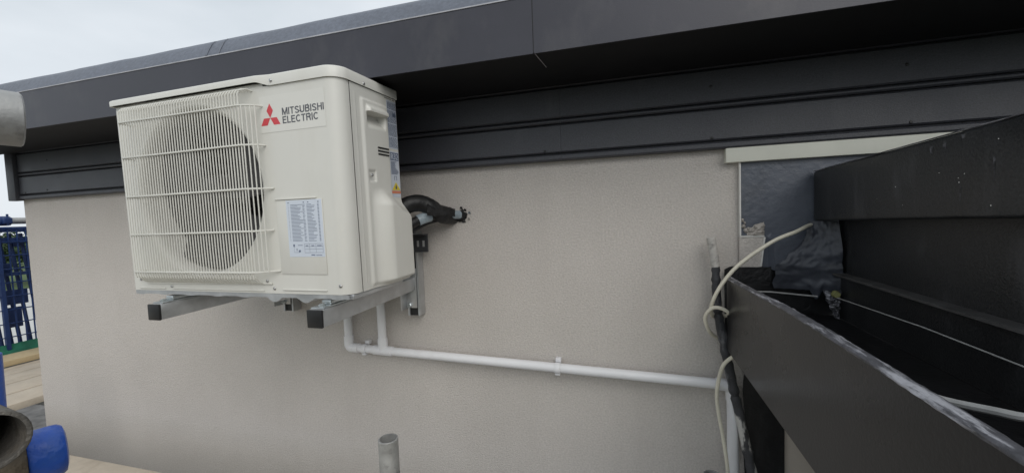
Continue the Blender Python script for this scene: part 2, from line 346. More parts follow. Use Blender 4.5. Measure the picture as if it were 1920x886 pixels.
MB().box(-3.5, 3.2, .4, 5.1, .59, .608).build('roof_sheet', 'grp', B)
# cream trim and the exposed patch where the two roofs meet
MB().box(.194, 1.1, -.028, -.0011, .1295, .1715).build('trim_board', 'trim', B, bevel=.002)
def patch(u, v):
    x = .2365 + u * .60; z = -.182 + v * .311 + (.012 * noise.noise((u * 40, 1, 1)) if v < .01 else 0)
    n = noise.noise((x * 14, z * 14, 1)) * .0018 + noise.noise((x * 60, z * 90, 3)) * .0006
    y = -.007 + n
    if z < -.085 and x > .31: y -= .020 * min(1, (-.085 - z) / .012) * min(1, (x - .31) / .008)
    return (x, y, z)
MB().grid(110, 70, patch).build('membrane_patch', 'membrane', B, smooth=True, fix=False)
MB().box(.2315, .2355, -.016, -.0008, -.085, .129).build('render_bead', 'bead', B)
MB().box(.2315, .296, -.016, -.0008, -.0895, -.0855).build('render_bead', 'bead', B)
MB().add([(.2945, -.017, -.0905), (.2985, -.017, -.0905), (.2885, -.017, -.176), (.2845, -.017, -.176), (.2945, -.001, -.0905), (.2985, -.001, -.0905), (.2885, -.001, -.176), (.2845, -.001, -.176)],
         [(0, 1, 2, 3), (4, 7, 6, 5), (0, 4, 5, 1), (1, 5, 6, 2), (2, 6, 7, 3), (3, 7, 4, 0)]).build('render_bead', 'bead', B)
# render carries on under the bead
MB().prism([(.2312, -.0897), (.2943, -.0897), (.2843, -.1995), (.2312, -.1995)], 'Y', -.0135, -.0009).build('render_return', 'render', B)
mo = MB()
def mort(u, v):
    x = .252 + u * .046; z = -.0845 + v * .036 * (.35 + .75 * u ** .6)
    e = min(u, 1 - u, 1 - v) * 4
    return (x + .004 * noise.noise((v * 5, u * 3, 2)), -.009 - .009 * min(1, e) - .005 * noise.noise((u * 6, v * 6, 8)), z + .006 * noise.noise((u * 5, 2, 3)) * v)
mo.grid(14, 12, mort).build('mortar_patch', 'mortar', B, smooth=True, fix=False)
for (x, z, s) in ((.243, -.058, .011), (.249, -.072, .012), (.240, -.040, .008), (.246, -.049, .007), (.256, -.066, .009)):
    def ml(u, v, x=x, z=z, s=s):
        a = u * 2 * pi; r = s * v * (.7 + .5 * noise.noise((cos(a) * 1.5 + x * 90, sin(a) * 1.5, z * 70)))
        return (x + r * cos(a) * .7, -.010 - .007 * (1 - v) , z + r * sin(a))
    MB().grid(12, 3, ml).build('mortar_splash', 'mortar', B, smooth=True, fix=False)
# bitumen-painted wall below the patch and under the gutter
def bit(u, v):
    x = .189 + u * 1.0; z = -.40 + v * .222
    top = .012 * noise.noise((x * 30, 0, 5)) if v > .97 else 0
    return (x, -.0165 - .003 * noise.noise((x * 40, z * 25, 6)), z + top)
MB().grid(70, 24, bit).build('bitumen_coating', 'bitumen', B, smooth=True, fix=False)
MB().grid(60, 40, lambda u, v: (.240 + u * .9 + .006 * noise.noise((0, v * 12, 2)) * (u < .01), -.0165 - .003 * noise.noise((u * 40, v * 25, 6)), -1.6 + v * 1.195)).build('bitumen_coating', 'bitumen', B, smooth=True, fix=False)
rebase(B)

# ------------------------------------------------------------------ adjoining roof edge with box gutter
R = thing('gutter_roof_edge', 'black box gutter and stepped fascia of the adjoining roof running out from the wall', 'roof edge', (.45, -.8, -.41))
YE = -2.2      # runs past the camera
def rise(y): return .029 * (-y - .02)
def sheet(x0, x1, y0, y1, z0f, z1f, ny=40):
    mb = MB(); vs = []
    for i in range(ny + 1):
        y = y0 + (y1 - y0) * i / ny
        for x, z in ((x0, z0f(y)), (x1, z0f(y)), (x1, z1f(y)), (x0, z1f(y))): vs.append((x, y, z))
    fs = []
    for i in range(ny):
        for k in range(4): fs.append((i * 4 + k, i * 4 + (k + 1) % 4, (i + 1) * 4 + (k + 1) % 4, (i + 1) * 4 + k))
    fs += [(0, 3, 2, 1), (ny * 4, ny * 4 + 1, ny * 4 + 2, ny * 4 + 3)]
    return mb.add(vs, fs)
lowtop = lambda y: -.199 + .014 * min(1, -y / .5) + .0018 * sin(y * 7)
sheet(.183, .195, -.078, YE, lambda y: -.410, lambda y: lowtop(y) - .004).build('lower_fascia', 'lowfascia', R, bevel=0)
# worn rounded capping along the lower fascia's top
def cap(u, v):
    y = -.075 + (YE + .075) * u; a = pi * (1.18 - 1.36 * v)
    w = .0085 + .0010 * noise.noise((y * 9, v * 2, 3))
    jag = .0016 * noise.noise((y * 60, v * 6, 9))
    return (.189 + cos(a) * (w + jag), y, lowtop(y) - .003 + sin(a) * (.0042 + jag))
MB().grid(420, 10, cap).build('capping', 'scuff', R, smooth=True, fix=False)
MB().box(.1955, .458, YE, -.034, -.318, -.310).build('gutter_bed', 'bitumen', R)
MB().box(.196, 1.3, YE, -.019, -.408, -.398).build('underside_board', 'soffit', R)
sheet(.4585, .470, -.034, YE, lambda y: -.309, lambda y: -.192).build('gutter_back', 'blackgrp', R)
sheet(.4415, .4700, -.040, YE, lambda y: -.1915, lambda y: -.186 + .0006 * sin(y * 17)).build('ledge_strip', 'dullledge', R)
sheet(.4705, .482, -.0345, YE, lambda y: -.3, lambda y: -.03 + rise(y)).build('upstand_board', 'blackgrp', R)
sheet(.4165, .4695, -.018, YE, lambda y: -.046 + rise(y) , lambda y: .091 + rise(y)).build('upper_fascia', 'blackgrp', R, bevel=.006, seg=3)
sheet(.4163, .4205, -.018, YE, lambda y: .0908 + rise(y), lambda y: .0922 + rise(y)).build('worn_highlight', 'scuff', R)  # pale strip: worn line plus the top corner's highlight put into its colour
MB().prism([(.470, .04), (.470, .090), (1.3, .16), (1.3, .04)], 'Y', -.03, -.031 - 0).build('roof_end', 'blackgrp', R)
def uroof(u, v):
    y = -.024 + (YE + .024) * u
    return (.4697 + .9 * v, y, .0915 + rise(y) + .07 * v)
MB().grid(30, 4, uroof).build('upper_roof', 'blackgrp', R, smooth=True)
# crumpled flashing where fascia meets wall
def fl(u, v):
    z = -.047 - v * .190
    xl = .400 - .085 * min(1, v * 1.6) ** 2 + .012 * noise.noise((v * 6, 1, 1)); xr = .455 + .010 * v
    x = xl + (xr - xl) * u
    y = -.030 - .040 * u ** 1.4 - .007 * noise.noise((u * 3.2, v * 6, 4)) - .0022 * noise.noise((u * 9, v * 16, 7)) - .0006 * noise.noise((u * 25, v * 55, 2)) - .012 * sin(pi * v)
    if v > .8: z -= .05 * max(0, noise.noise((u * 5.5, 3, 2))) * (v - .8) / .2
    return (x, y, z)
MB().grid(40, 60, fl).build('flashing', 'flash', R, smooth=True, fix=False)
def drip(u, v):
    z = -.232 - v * .075; w = .022 * (1 - v * .75) * (1 + .5 * noise.noise((v * 7, 5, 5)))
    x = .437 + .012 * v + (u - .5) * 2 * w
    return (x, -.078 - .010 * sin(pi * u) - .008 * noise.noise((u * 5, v * 14, 9)), z)
MB().grid(14, 30, drip).build('flashing_tail', 'scuff', R, smooth=True, fix=False)
# little yellow-green lead stub and splash marks
MB().lathe([(0, 0), (.008, 0), (.0095, .003), (.0095, .012), (0, .013)], (.4405, -.098, -.240), 'Y', 14).build('brass_stub', 'lead', R, smooth=True)
sp = random.Random(11); s0 = None
for i in range(16):
    y = sp.uniform(-.95, -.06); z = rise(y) + sp.uniform(-.035, .07); s = sp.uniform(.5, 1.3)
    if s0 is None:
        s0 = MB().lathe([(0, -.0004), (.0006, -.0003), (.0008, 0)], (0, 0, 0), 'X', 8).build('splash', 'bead', R, smooth=True); s0.location = (.4163, y, z)
    else:
        o = shared('splash', s0, R, (.4163, y, z)); o.scale = (1, s, s * sp.uniform(.8, 2.0))
sm = random.Random(4)
for (y, z, w, h) in ((-.475, .092, .014, .020), (-.505, .096, .012, .018), (-.545, .100, .016, .012), (-.30, .086, .010, .006), (-.15, .080, .016, .005), (-.085, .078, .010, .004), (-.60, .060, .006, .028), (-.36, .03, .003, .03), (-.12, .05, .003, .022), (-.54, .02, .004, .04)):
    def smear(u, v, y=y, z=z, w=w, h=h):
        e = .5 + .5 * noise.noise((y * 70 + v * 3.5, u * 2, z * 40)); return (.41632 - .00005, y + (u - .5) * w * (.4 + .6 * e) * (1 - .5 * v), z - v * h * (.55 + .7 * noise.noise((u * 4 + y * 90, 1, 2)) ** 2 * 3))
    MB().grid(8, 8, smear).build('scuff_mark', 'scuffmark', R, fix=False)
rebase(R)

# ------------------------------------------------------------------ strings in the gutter
o = MB().tube([(.212, -.05, -.243), (.30, -.055, -.243), (.40, -.09, -.247)], .0022, 6).build('gutter_string', 'string', smooth=True)
tag(o, 'short pale string from the gutter capping to the crumpled flashing', 'string', 'strings in the gutter')
o = MB().tube([(.4375, -.105, -.2465), (.448, -.41, -.2395), (.450, -.61, -.240), (.450, -1.6, -.243)], .0013, 6).build('gutter_string', 'string', smooth=True)
tag(o, 'long thin pale string stretched along the gutter back below the ledge strip', 'string', 'strings in the gutter')
o = MB().tube(smoothpath([(.203, -.79, -.197), (.235, -.80, -.2165), (.262, -.86, -.205), (.285, -.93, -.193), (.30, -1.4, -.17)], 6), .0042, 8).build('pale_cord', 'string', smooth=True)
tag(o, 'thick pale grey cord crossing the black gutter behind the lower fascia', 'cord')

# ------------------------------------------------------------------ air conditioner
def ss(a, b, x):
    t = max(0., min(1., (x - a) / (b - a))); return t * t * (3 - 2 * t)
U = thing('air_conditioner', 'cream white outdoor air conditioner on a steel wall bracket', 'air conditioner', (-1.5587, -.4678, -.1993), (.0193, 0, -.0194))
W_, D_, H_ = .80, .2528, .5557
CX, CZ, CR = .305, .297, .243
# front panel with the fan opening
mb = MB(); x0, x1, z0, z1 = .006, .572, .013, .556
angs = sorted(set([2 * pi * i / 96 for i in range(96)] + [math.atan2(z - CZ, x - CX) % (2 * pi) for x in (x0, x1) for z in (z0, z1)]))
inner = []; outer = []
for a in angs:
    dx, dz = cos(a), sin(a)
    t = min([((x1 - CX) / dx if dx > 1e-9 else (x0 - CX) / dx if dx < -1e-9 else 1e9), ((z1 - CZ) / dz if dz > 1e-9 else (z0 - CZ) / dz if dz < -1e-9 else 1e9)])
    inner.append((CX + CR * dx, 0, CZ + CR * dz)); outer.append((CX + t * dx, 0, CZ + t * dz))
n = len(angs); mb.add(inner + outer, [(i, (i + 1) % n, n + (i + 1) % n, n + i) for i in range(n)])
mb.build('front_panel', 'acw', U)
# right part wraps round the corner; left edge wraps back
pr = [(.572, 0), (W_ - .036, 0)] + [(W_ - .036 + .036 * sin(a), .036 - .036 * cos(a)) for a in [pi / 2 * i / 10 for i in range(1, 11)]] + [(W_, .0445)]
mb = MB(); k = len(pr); mb.add([(x, y, .013) for x, y in pr] + [(x, y, .556) for x, y in pr], [(i, i + 1, k + i + 1, k + i) for i in range(k - 1)])
mb.build('corner_panel', 'acw', U, smooth=True, fix=False)
pl = [(.006, 0)] + [(.006 - .006 * sin(a), .006 - .006 * cos(a)) for a in [pi / 2 * i / 4 for i in range(1, 5)]] + [(0, D_)]
mb = MB(); k = len(pl); mb.add([(x, y, .013) for x, y in pl] + [(x, y, .556) for x, y in pl], [(i, i + 1, k + i + 1, k + i) for i in range(k - 1)])
mb.build('left_side', 'acw', U, smooth=True)
# bell mouth, interior, fan
MB().lathe([(CR, 0), (CR - .004, .001), (CR - .010, .006), (CR - .014, .014), (CR - .015, .03), (CR - .015, .095), (CR - .009, .103)], (CX, 0, CZ), 'Y', 96).build('bell_mouth', 'acw', U, smooth=True, fix=False)
MB().box(.01, .60, .235, .25, .02, .55).build('coil', 'fin', U)
MB().box(.585, .595, .004, .234, .02, .55).build('bulkhead', 'acdark', U)
MB().box(.012, .584, .106, .110, .50, .55).box(.012, .584, .106, .110, .016, .07).build('shroud_back', 'acdark', U)
fanr = MB().lathe([(0, .030), (.03, .031), (.045, .038), (.048, .05), (.048, .09)], (CX, 0, CZ), 'Y', 32).build('fan_hub', 'fan', U, smooth=True)
for b_ in range(3):
    def blade(u, v, b_=b_):
        r = .046 + v * .175; sweep = .35 * v; a = b_ * 2 * pi / 3 + .5 + sweep + (u - .5) * (1.55 + .25 * v); return (CX + r * cos(a), .062 + (u - .5) * .055 - .008 * v, CZ + r * sin(a))
    MB().grid(14, 10, blade).build('fan_blade', 'fan', U, smooth=True)
MB().box(CX - .25, CX + .25, .14, .150, CZ + .048, CZ + .064).build('motor_bracket', 'motor', U)
MB().box(CX - .25, CX + .25, .14, .150, CZ - .004, CZ + .014).build('motor_bracket', 'motor', U)
MB().lathe([(0, .10), (.045, .10), (.05, .106), (.05, .2)], (CX, 0, CZ), 'Y', 24).build('motor', 'motor', U, smooth=True)
# wire guard
gr = MB(); GY = -.033
gr.tube([(.066, -.003, .036), (.55, -.003, .040)], .0022, 6); grille = gr.build('fan_guard', 'wire', U, smooth=True)
def vwire(x, zt, zb, back=True):
    pts = []
    if back: pts += [(x, -.001, zt + .018), (x, -.016, zt + .0185)]
    pts += [(x, -.026, zt + .0135), (x, GY + .001, zt + .002), (x, GY, zt - .014), (x, GY, (zt + zb) / 2), (x, GY, zb + .008), (x, -.026, zb - .010), (x, -.012, zb - .026), (x, -.002, zb - .031)]
    return MB().tube(smoothpath(pts, 3), .0017, 6)
NV = 45; wx0, wx1 = .070, .522
w0 = None
for i in range(NV):
    x = wx0 + (wx1 - wx0) * i / (NV - 1)
    if w0 is None: w0 = vwire(0, .533, .070).build('vertical_wire', 'wire', grille, smooth=True); w0.location = (x, 0, 0)
    else: shared('vertical_wire', w0, grille, (x, 0, 0))
w1 = None
for i in range(4):       # shorter wires at the right, curving round the corner of the guard
    x = .531 + i * .0098; y = GY + .0045 * i
    m_ = MB().tube([(0, 0, .507), (0, 0, .073)], .00165, 6)
    if w1 is None: w1 = m_.build('vertical_wire', 'wire', grille, smooth=True); w1.location = (x, y, 0)
    else: shared('vertical_wire', w1, grille, (x, y, 0))
for z, xr in ((.506, .565), (.406, .565), (.2935, .582), (.1835, .570), (.0745, .582)):
    p = [(.062, -.002, z), (.0625, -.024, z), (.066, GY + .003, z), (.074, GY - .003, z), (.52, GY - .003, z), (.545, GY + .006, z), (.562, -.012, z), (xr, -.001, z)]
    MB().tube(p, .0026, 6).build('horizontal_wire', 'wire', grille, smooth=True)
MB().tube([(.522, -.030, .545), (.530, -.012, .552), (.535, -.001, .548)], .0018, 6).build('hook_wire', 'wire', grille, smooth=True)
# lid: raised overhanging left half, deeper flush right half
ol = [(W_ + .005, D_ + .003, 1), (-.004, D_ + .003, 0)] + [(-.008 + .010 * (1 - sin(a)), -.012 + .010 * (1 - cos(a)), 0) for a in [pi / 2 * (1 - i / 5) for i in range(6)]]
ol += [(x, -.012 + .0075 * ss(.548, .60, x), ss(.555, .600, x)) for x in (.30, .54, .552, .562, .572, .582, .592, .602)] + [(.70, -.0045, 1)]
ol += [(W_ - .036 + .041 * sin(a), .036 - .0405 * cos(a), 1) for a in [pi / 2 * i / 12 for i in range(13)]]
cxl, cyl = .4, .12
def inset(p, d): 
    x, y = p; return (x - d * (1 if x > .76 else -1 if x < .03 else 0), y - d * (1 if y > .22 else -1 if y < .03 else 0))
mb = MB(); m_ = len(ol); rows = [[(*inset(p[:2], .004), .5665 - .011 * p[2]) for p in ol], [(p[0], p[1], .5655 - .011 * p[2]) for p in ol], [(p[0], p[1], .5785) for p in ol], [(*inset(p[:2], .0014), .5812) for p in ol], [(*inset(p[:2], .005), .5836) for p in ol], [(*inset(p[:2], .012), .5848) for p in ol]]
mb.add([q_ for r_ in rows for q_ in r_], [(i * m_ + j, i * m_ + (j + 1) % m_, (i + 1) * m_ + (j + 1) % m_, (i + 1) * m_ + j) for i in range(5) for j in range(m_)] + [tuple(5 * m_ + j for j in range(m_))])
lid = mb.build('lid', 'acw', U, smooth=True, angle=50)
MB().box(.004, .57, .001, .02, .556, .565).build('lid_gap', 'acw', U)
MB().box(.02, .79, .03, .245, .552, .565).build('inner_top', 'acdark', U)
# raised service plate on the front, embossed lines
MB().box(.585, .733, -.0022, -.0004, .066, .2605).build('service_plate', 'acw', U, bevel=.0018)
MB().box(.583, .716, -.0045, -.0004, .2615, .2650).build('emboss_rib', 'acw', U, bevel=.0012)
MB().box(.585, .728, -.0035, -.0004, .0225, .0260).build('emboss_rib', 'acw', U, bevel=.0012)
MB().box(.170, .520, -.0035, -.0004, .0185, .0215).build('emboss_rib', 'acw', U, bevel=.0012)
MB().box(.030, .140, -.0035, -.0004, .0185, .0215).build('emboss_rib', 'acw', U, bevel=.0012)
# information sticker
st = MB().box(.618, .731, -.0027, -.0022, .112, .259).build('information_sticker', 'sticker', U)
pm = MB(); rnd = random.Random(2); YS = -.0029
def q(x0, x1, z0, z1): pm.add([(x0, YS, z0), (x1, YS, z0), (x1, YS, z1), (x0, YS, z1)], [(0, 1, 2, 3)])
for i in range(27):
    z = .2465 - i * .0036
    q(.6245, .626, z, z + .0012); q(.632, .632 + rnd.uniform(.022, .040), z, z + .0012); q(.671, .671 + rnd.uniform(.004, .008), z, z + .0013)
    q(.684, .684 + rnd.uniform(.014, .030), z, z + .0012); q(.718, .7225, z, z + .0017)
for x in (.624, .673, .687, .719): q(x, x + .004, .2515, .2540)
for z in (.1225, .1315, .1385, .1455): q(.668, .726, z, z + .0007)
for x in (.668, .684, .704, .726): q(x, x + .0006, .1225, .146)
q(.632, .637, .1385, .145); q(.634, .6345, .124, .1385); q(.634, .652, .1235, .1242); q(.6485, .655, .1245, .1298); q(.642, .644, .128, .134); q(.647, .662, .1415, .1430); q(.672, .680, .140, .142); q(.690, .699, .140, .142); q(.708, .722, .140, .142)
q(.688, .700, .1155, .1180); q(.703, .722, .1155, .1170)
pm.build('small_print', 'blueink', st, fix=False)
# logo film, emblem and lettering
lf = MB().box(.556, .762, -.0007, -.0002, .437, .530).build('logo_film', 'clearst', U)
S = .0212; C0 = Vector((.589, .474))
def rh(a):
    d1 = Vector((cos(a + pi / 6), sin(a + pi / 6))) * S; d2 = Vector((cos(a - pi / 6), sin(a - pi / 6))) * S
    pts = [C0, C0 + d2, C0 + d1 + d2, C0 + d1]; return [(p.x, -.0010, p.y) for p in pts]
for a in (pi / 2, pi / 2 + 2 * pi / 3, pi / 2 + 4 * pi / 3): MB().add(rh(a), [(0, 1, 2, 3)]).build('emblem_diamond', 'red', lf, fix=False)
def thick(mb, pl, w, fx, fz, y):
    P = [Vector(p) for p in pl]; k = len(P); L_ = []; R_ = []
    for i in range(k):
        d0 = (P[i] - P[i - 1]).normalized() if i else None; d1 = (P[i + 1] - P[i]).normalized() if i < k - 1 else None
        d0 = d0 or d1; d1 = d1 or d0; n0 = Vector((-d0.y, d0.x)); n1 = Vector((-d1.y, d1.x)); m2 = (n0 + n1).normalized(); sc_ = w / 2 / max(.35, m2.dot(n0))
        L_.append(P[i] + m2 * sc_); R_.append(P[i] - m2 * sc_)
    vs = [(fx(p.x), y, fz(p.y)) for p in L_ + R_]; mb.add(vs, [(k + i, k + i + 1, i + 1, i) for i in range(k - 1)])
def arc(cx, cy, rx, ry, a, b, n=8): return [(cx + rx * cos(radians(a + (b - a) * i / n)), cy + ry * sin(radians(a + (b - a) * i / n))) for i in range(n + 1)]
ST = .165; h_ = ST / 2
GL = {'I': (.17, [[(h_, 0), (h_, 1)]]), 'T': (.64, [[(.32, 0), (.32, .93)], [(0, 1 - h_), (.64, 1 - h_)]]), 'L': (.54, [[(h_, 1), (h_, h_), (.54, h_)]]),
      'H': (.70, [[(h_, 0), (h_, 1)], [(.70 - h_, 0), (.70 - h_, 1)], [(.1, .53), (.6, .53)]]), 'E': (.60, [[(.60, h_), (h_, h_), (h_, 1 - h_), (.59, 1 - h_)], [(.1, .53), (.55, .53)]]),
      'M': (.86, [[(h_, 0), (h_, 1)], [(.86 - h_, 0), (.86 - h_, 1)], [(h_ + .02, .98), (.43, .06), (.84 - h_, .98)]]),
      'U': (.70, [[(h_, 1), (h_, .32)] + arc(.35, .32, .35 - h_, .32 - h_, 180, 360) + [(.70 - h_, 1)]]),
      'S': (.66, [arc(.33, .735, .33 - h_, .265 - h_, 15, 230, 10) + arc(.33, .275, .33 - h_, .275 - h_, 60, -165, 10)]),
      'C': (.72, [arc(.38, .5, .38 - h_, .5 - h_, 42, 318, 16)]),
      'B': (.68, [[(h_, 0), (h_, 1)], [(.1, 1 - h_), (.38, 1 - h_)] + arc(.38, .745, .19, .255 - h_, 90, -90) + [(.1, .53)], [(.38, .53)] + arc(.39, .305, .21, .305 - h_, 90, -90) + [(.1, h_)]]),
      'R': (.70, [[(h_, 0), (h_, 1)], [(.1, 1 - h_), (.40, 1 - h_)] + arc(.40, .725, .21, .275 - h_, 90, -90) + [(.1, .50)], [(.40, .47), (.56, .40), (.585, .15), (.62, 0)]])}
def letters(body, x0, x1, z0, z1, y):
    tot = sum(GL[c][0] for c in body) + .10 * (len(body) - 1); k = (x1 - x0) / tot; x = 0
    for i, c in enumerate(body):
        w, pl = GL[c]; mb = MB()
        for j, p in enumerate(pl): thick(mb, p, ST, lambda t, x=x: x0 + (x + t) * k, lambda t: z0 + t * (z1 - z0), y - .00003 * j)
        mb.build('letter', 'ink', lf, fix=False); x += w + .10
letters('MITSUBISHI', .6285, .759, .4772, .4950, -.0010)
letters('ELECTRIC', .6285, .7405, .4557, .4735, -.0010)
# right side: service panel with handle, slots, valve cover
XS = W_ + .0062
def ss(a, b, x):
    t = max(0., min(1., (x - a) / (b - a))); return t * t * (3 - 2 * t)
def vtop(w): return .276 - .040 * ss(.15, .262, w)
def wmax(v): return D_ + .012 * (1 - ss(.215, .262, v))
def side_h(w, v):
    B_ = (1 - ss(vtop(w) - .040, vtop(w) + .012, v)) * ss(.100, .156, w)
    h = .0012 + .0050 * ss(.080, .092, w) * (1 - ss(.198, .204, w) * (1 - B_)) * (1 - ss(.518, .526, v)) * ss(.016, .030, v)
    h += .0007 * ss(.060, .0615, w) * (1 - ss(.0645, .066, w)) * (1 - ss(.528, .533, v)) * ss(.03, .04, v)
    inw = ss(.102, .107, w) * (1 - ss(.184, .189, w))
    if .446 < v < .4905: h -= .024 * inw * ss(.446, .484, v)
    h += .011 * ss(.099, .108, w) * (1 - ss(.190, .200, w)) * ss(.4895, .4905, v) * (1 - ss(.496, .512, v))
    wr = ss(.096, .100, w) * (1 - ss(.126, .130, w)) * ss(.302, .306, v) * (1 - ss(.330, .336, v)); h -= .0045 * wr
    h += .031 * B_ * (.35 + .65 * ss(.012, .030, v)) 
    e = (wmax(v) - w) / .022
    if e < 1 and B_ > .02: h = h - (h - .004) * B_ * (1 - sqrt(max(0, 1 - (1 - e) ** 2)))
    return h
NU, NW = 190, 96; sv = []; 
for j in range(NU + 1):
    v = .013 + (.5535 - .013) * j / NU
    for i in range(NW + 1):
        w = .0455 + (wmax(v) - .0455) * i / NW; sv.append((W_ + side_h(w, v), w, v))
    sv.append((W_ - .012, wmax(v), v))
NC = NW + 2; fa = []; fb = []
for j in range(NU):
    for i in range(NW + 1):
        f = (j * NC + i, j * NC + i + 1, (j + 1) * NC + i + 1, (j + 1) * NC + i); v = sv[f[0]][2]; w = sv[f[0]][1]
        (fb if (w > .098 and v < vtop(w) + .014) else fa).append(f)
for nm, ff in (('side_panel', fa), ('valve_cover', fb)):
    ids = sorted(set(i for f in ff for i in f)); mp_ = {k: n_ for n_, k in enumerate(ids)}
    MB().add([sv[i] for i in ids], [tuple(mp_[i] for i in f) for f in ff]).build(nm, 'acw', U, smooth=True, fix=False, angle=60)
for z in (.397, .388, .379):
    MB().box(XS + .0007, XS + .0016, .142, .194, z, z + .0042).build('vent_slot', 'acdark', U)
sc1 = MB().lathe([(0, -.0030), (.0030, -.0026), (.0044, -.0012), (.0046, 0)], (0, 0, 0), 'Y', 14).build('screw', 'screw', U, smooth=True); sc1.location = (.532, -.0005, .047)
for (x, z) in ((.036, .046), (.165, .0265), (.555, .0265), (.769, .036)): shared('screw', sc1, U, (x, -.0003, z))
o = shared('screw', sc1, U, (.604, -.0048, .566))
for (y, z) in ((.100, .5605), (.104, .320), (.243, .028)):
    o = shared('screw', sc1, U, (W_ + .0045 + (.005 if z < .5 and y < .2 else .022 if y > .2 else 0), y, z)); o.rotation_euler = (0, 0, pi / 2)
# rating stickers at the rear of the side
s1 = MB().box(W_ + .0012, W_ + .0017, 0.2050, 0.2515, .405, .545).build('rating_sticker', 'sidest', U)
s2 = MB().box(W_ + .0012, W_ + .0017, 0.2050, 0.2515, .262, .398).build('warning_sticker', 'sidest', U)
pm = MB(); XQ = W_ + .0020
def qs(y0, y1, z0, z1, t=pm): t.add([(XQ, y0, z0), (XQ, y1, z0), (XQ, y1, z1), (XQ, y0, z1)], [(0, 1, 2, 3)])
for i in range(44):
    z = .540 - i * .003
    if i in (7, 20, 33): continue
    a = 0.2067; 
    while a < 0.2473:
        l = rnd.uniform(.003, .009); qs(a, min(a + l, 0.2503), z - .0019, z); a += l + rnd.uniform(.0008, .003)
qs(0.2316, 0.2482, .500, .511); pm.build('small_print', 'blueink', s1, fix=False)
pm2 = MB(); qs(0.2067, 0.2498, .371, .394, pm2)
for i in range(13): qs(0.2083, 0.2083 + rnd.uniform(.020, .040), .366 - i * .003, .3678 - i * .003, pm2)
qs(0.2208, 0.2233, .312, .325, pm2); qs(0.2324, 0.2349, .312, .325, pm2); qs(0.2233, 0.2324, .3235, .325, pm2)
pm2.build('small_print', 'blueink', s2, fix=False)
XQ = W_ + .0023; text_mesh('R32', 0.2100, 0.2465, .374, .391, XQ, 'lettering', 'sidest', s2, .0004, side=True)
MB().add([(XQ, 0.2067, .283), (XQ, 0.2498, .283), (XQ, 0.2282, .307)], [(0, 1, 2)]).build('warning_triangle', 'yellow', s2, fix=False)
MB().add([(XQ + .0003, 0.2249, .286), (XQ + .0003, 0.2316, .286), (XQ + .0003, 0.2332, .291), (XQ + .0003, 0.2282, .300), (XQ + .0003, 0.2233, .291)], [(0, 1, 2, 3, 4)]).build('flame_mark', 'ink', s2, fix=False)
MB().box(XQ - .0004, XQ, 0.2058, 0.2507, .273, .281).build('orange_band', 'orange', s2)
t2 = text_mesh('inverter R32', .200, .2485, .5435, .5505, W_ + .0016, 'lettering', 'ink', U, .01, side=True) if False else None
mk = MB(); 
for i in range(9):
    y = .196 + i * .0056
    if i == 6: continue
    mk.add([(W_ + .0018, y, .5475), (W_ + .0018, y + .0036, .5475), (W_ + .0018, y + .0046, .5505), (W_ + .0018, y + .0012, .5505)], [(0, 1, 2, 3)])
mk.build('printed_mark', 'ink', U, fix=False)
# back panel and base pan
MB().box(.0, W_ - .003, D_ - .004, D_ + .002, .012, .556).build('back_panel', 'acw', U)
bp_ = [(0, .013), (W_ - .03, .013), (W_ - .03, .002)] 
def pan(u, v):
    x = .004 + u * (W_ - .012); z = [.0125, .002, .0][min(2, int(v * 2 + .001))]
    y = [.001, .001, .24][min(2, int(v * 2 + .001))]
    if v > .4: z += -.013 * max(0, sin(x * 60)) * (1 if .53 < x < .74 else .2)
    return (x, y, z)
MB().grid(80, 2, pan).build('base_pan', 'galv', U, smooth=True, fix=False)
MB().box(W_ - .05, W_ - .003, .012, .24, -.001, .012).build('base_edge', 'galv', U, bevel=.003)

# ------------------------------------------------------------------ wall bracket
K = thing('wall_bracket', 'galvanised steel wall bracket with two arms carrying the air conditioner', 'bracket', (-1.13, -.02, -.35))
tilt = .0193
def arm(xr, name='arm'):
    x0 = xr - .046; A = MB(); ya, yb = -.511, -.047; za = -.266; L = yb - ya
    def sec(y): z = za + (y - ya) * tilt; return z
    pts = []
    for y in (ya + .004, yb):
        z = sec(y); pts += [(x0, y, z), (xr, y, z), (xr, y, z + .046), (x0, y, z + .046)]
    A.add(pts, [(0, 1, 2, 3), (4, 7, 6, 5), (0, 4, 5, 1), (1, 5, 6, 2), (2, 6, 7, 3), (3, 7, 4, 0)])
    ao = A.build('arm', 'galv', K, bevel=.0035)
    MB().box(x0 - .0005, xr + .0005, ya - .002, ya + .0055, za - .0005, za + .0465).build('end_cap', 'black', ao, bevel=.003)
    # slotted foot plate and bolt on top of the arm, carrying the unit's foot
    for y in (-.455, -.20):
        z = sec(y) + .0462
        MB().prism([(y - .045, z), (y + .075, z), (y + .075, z + .0035), (y + .02, z + .0035), (y - .03, z + .0035), (y - .045, z + .0025)], 'X', x0 + .003, xr - .003).build('foot_plate', 'zinc', K, bevel=.001)
        MB().box(x0 + .008, xr - .008, y - .012, y + .06, z + .0037, z + .016).build('unit_foot', 'zinc', K, bevel=.003)
        MB().lathe([(0, .006), (.006, .006), (.009, .004), (.009, 0)], (xr - .022, y - .028, z + .0036), 'Z', 8).build('bolt', 'zinc', K, smooth=True)
    return ao
arm(-.828); arm(-1.393)
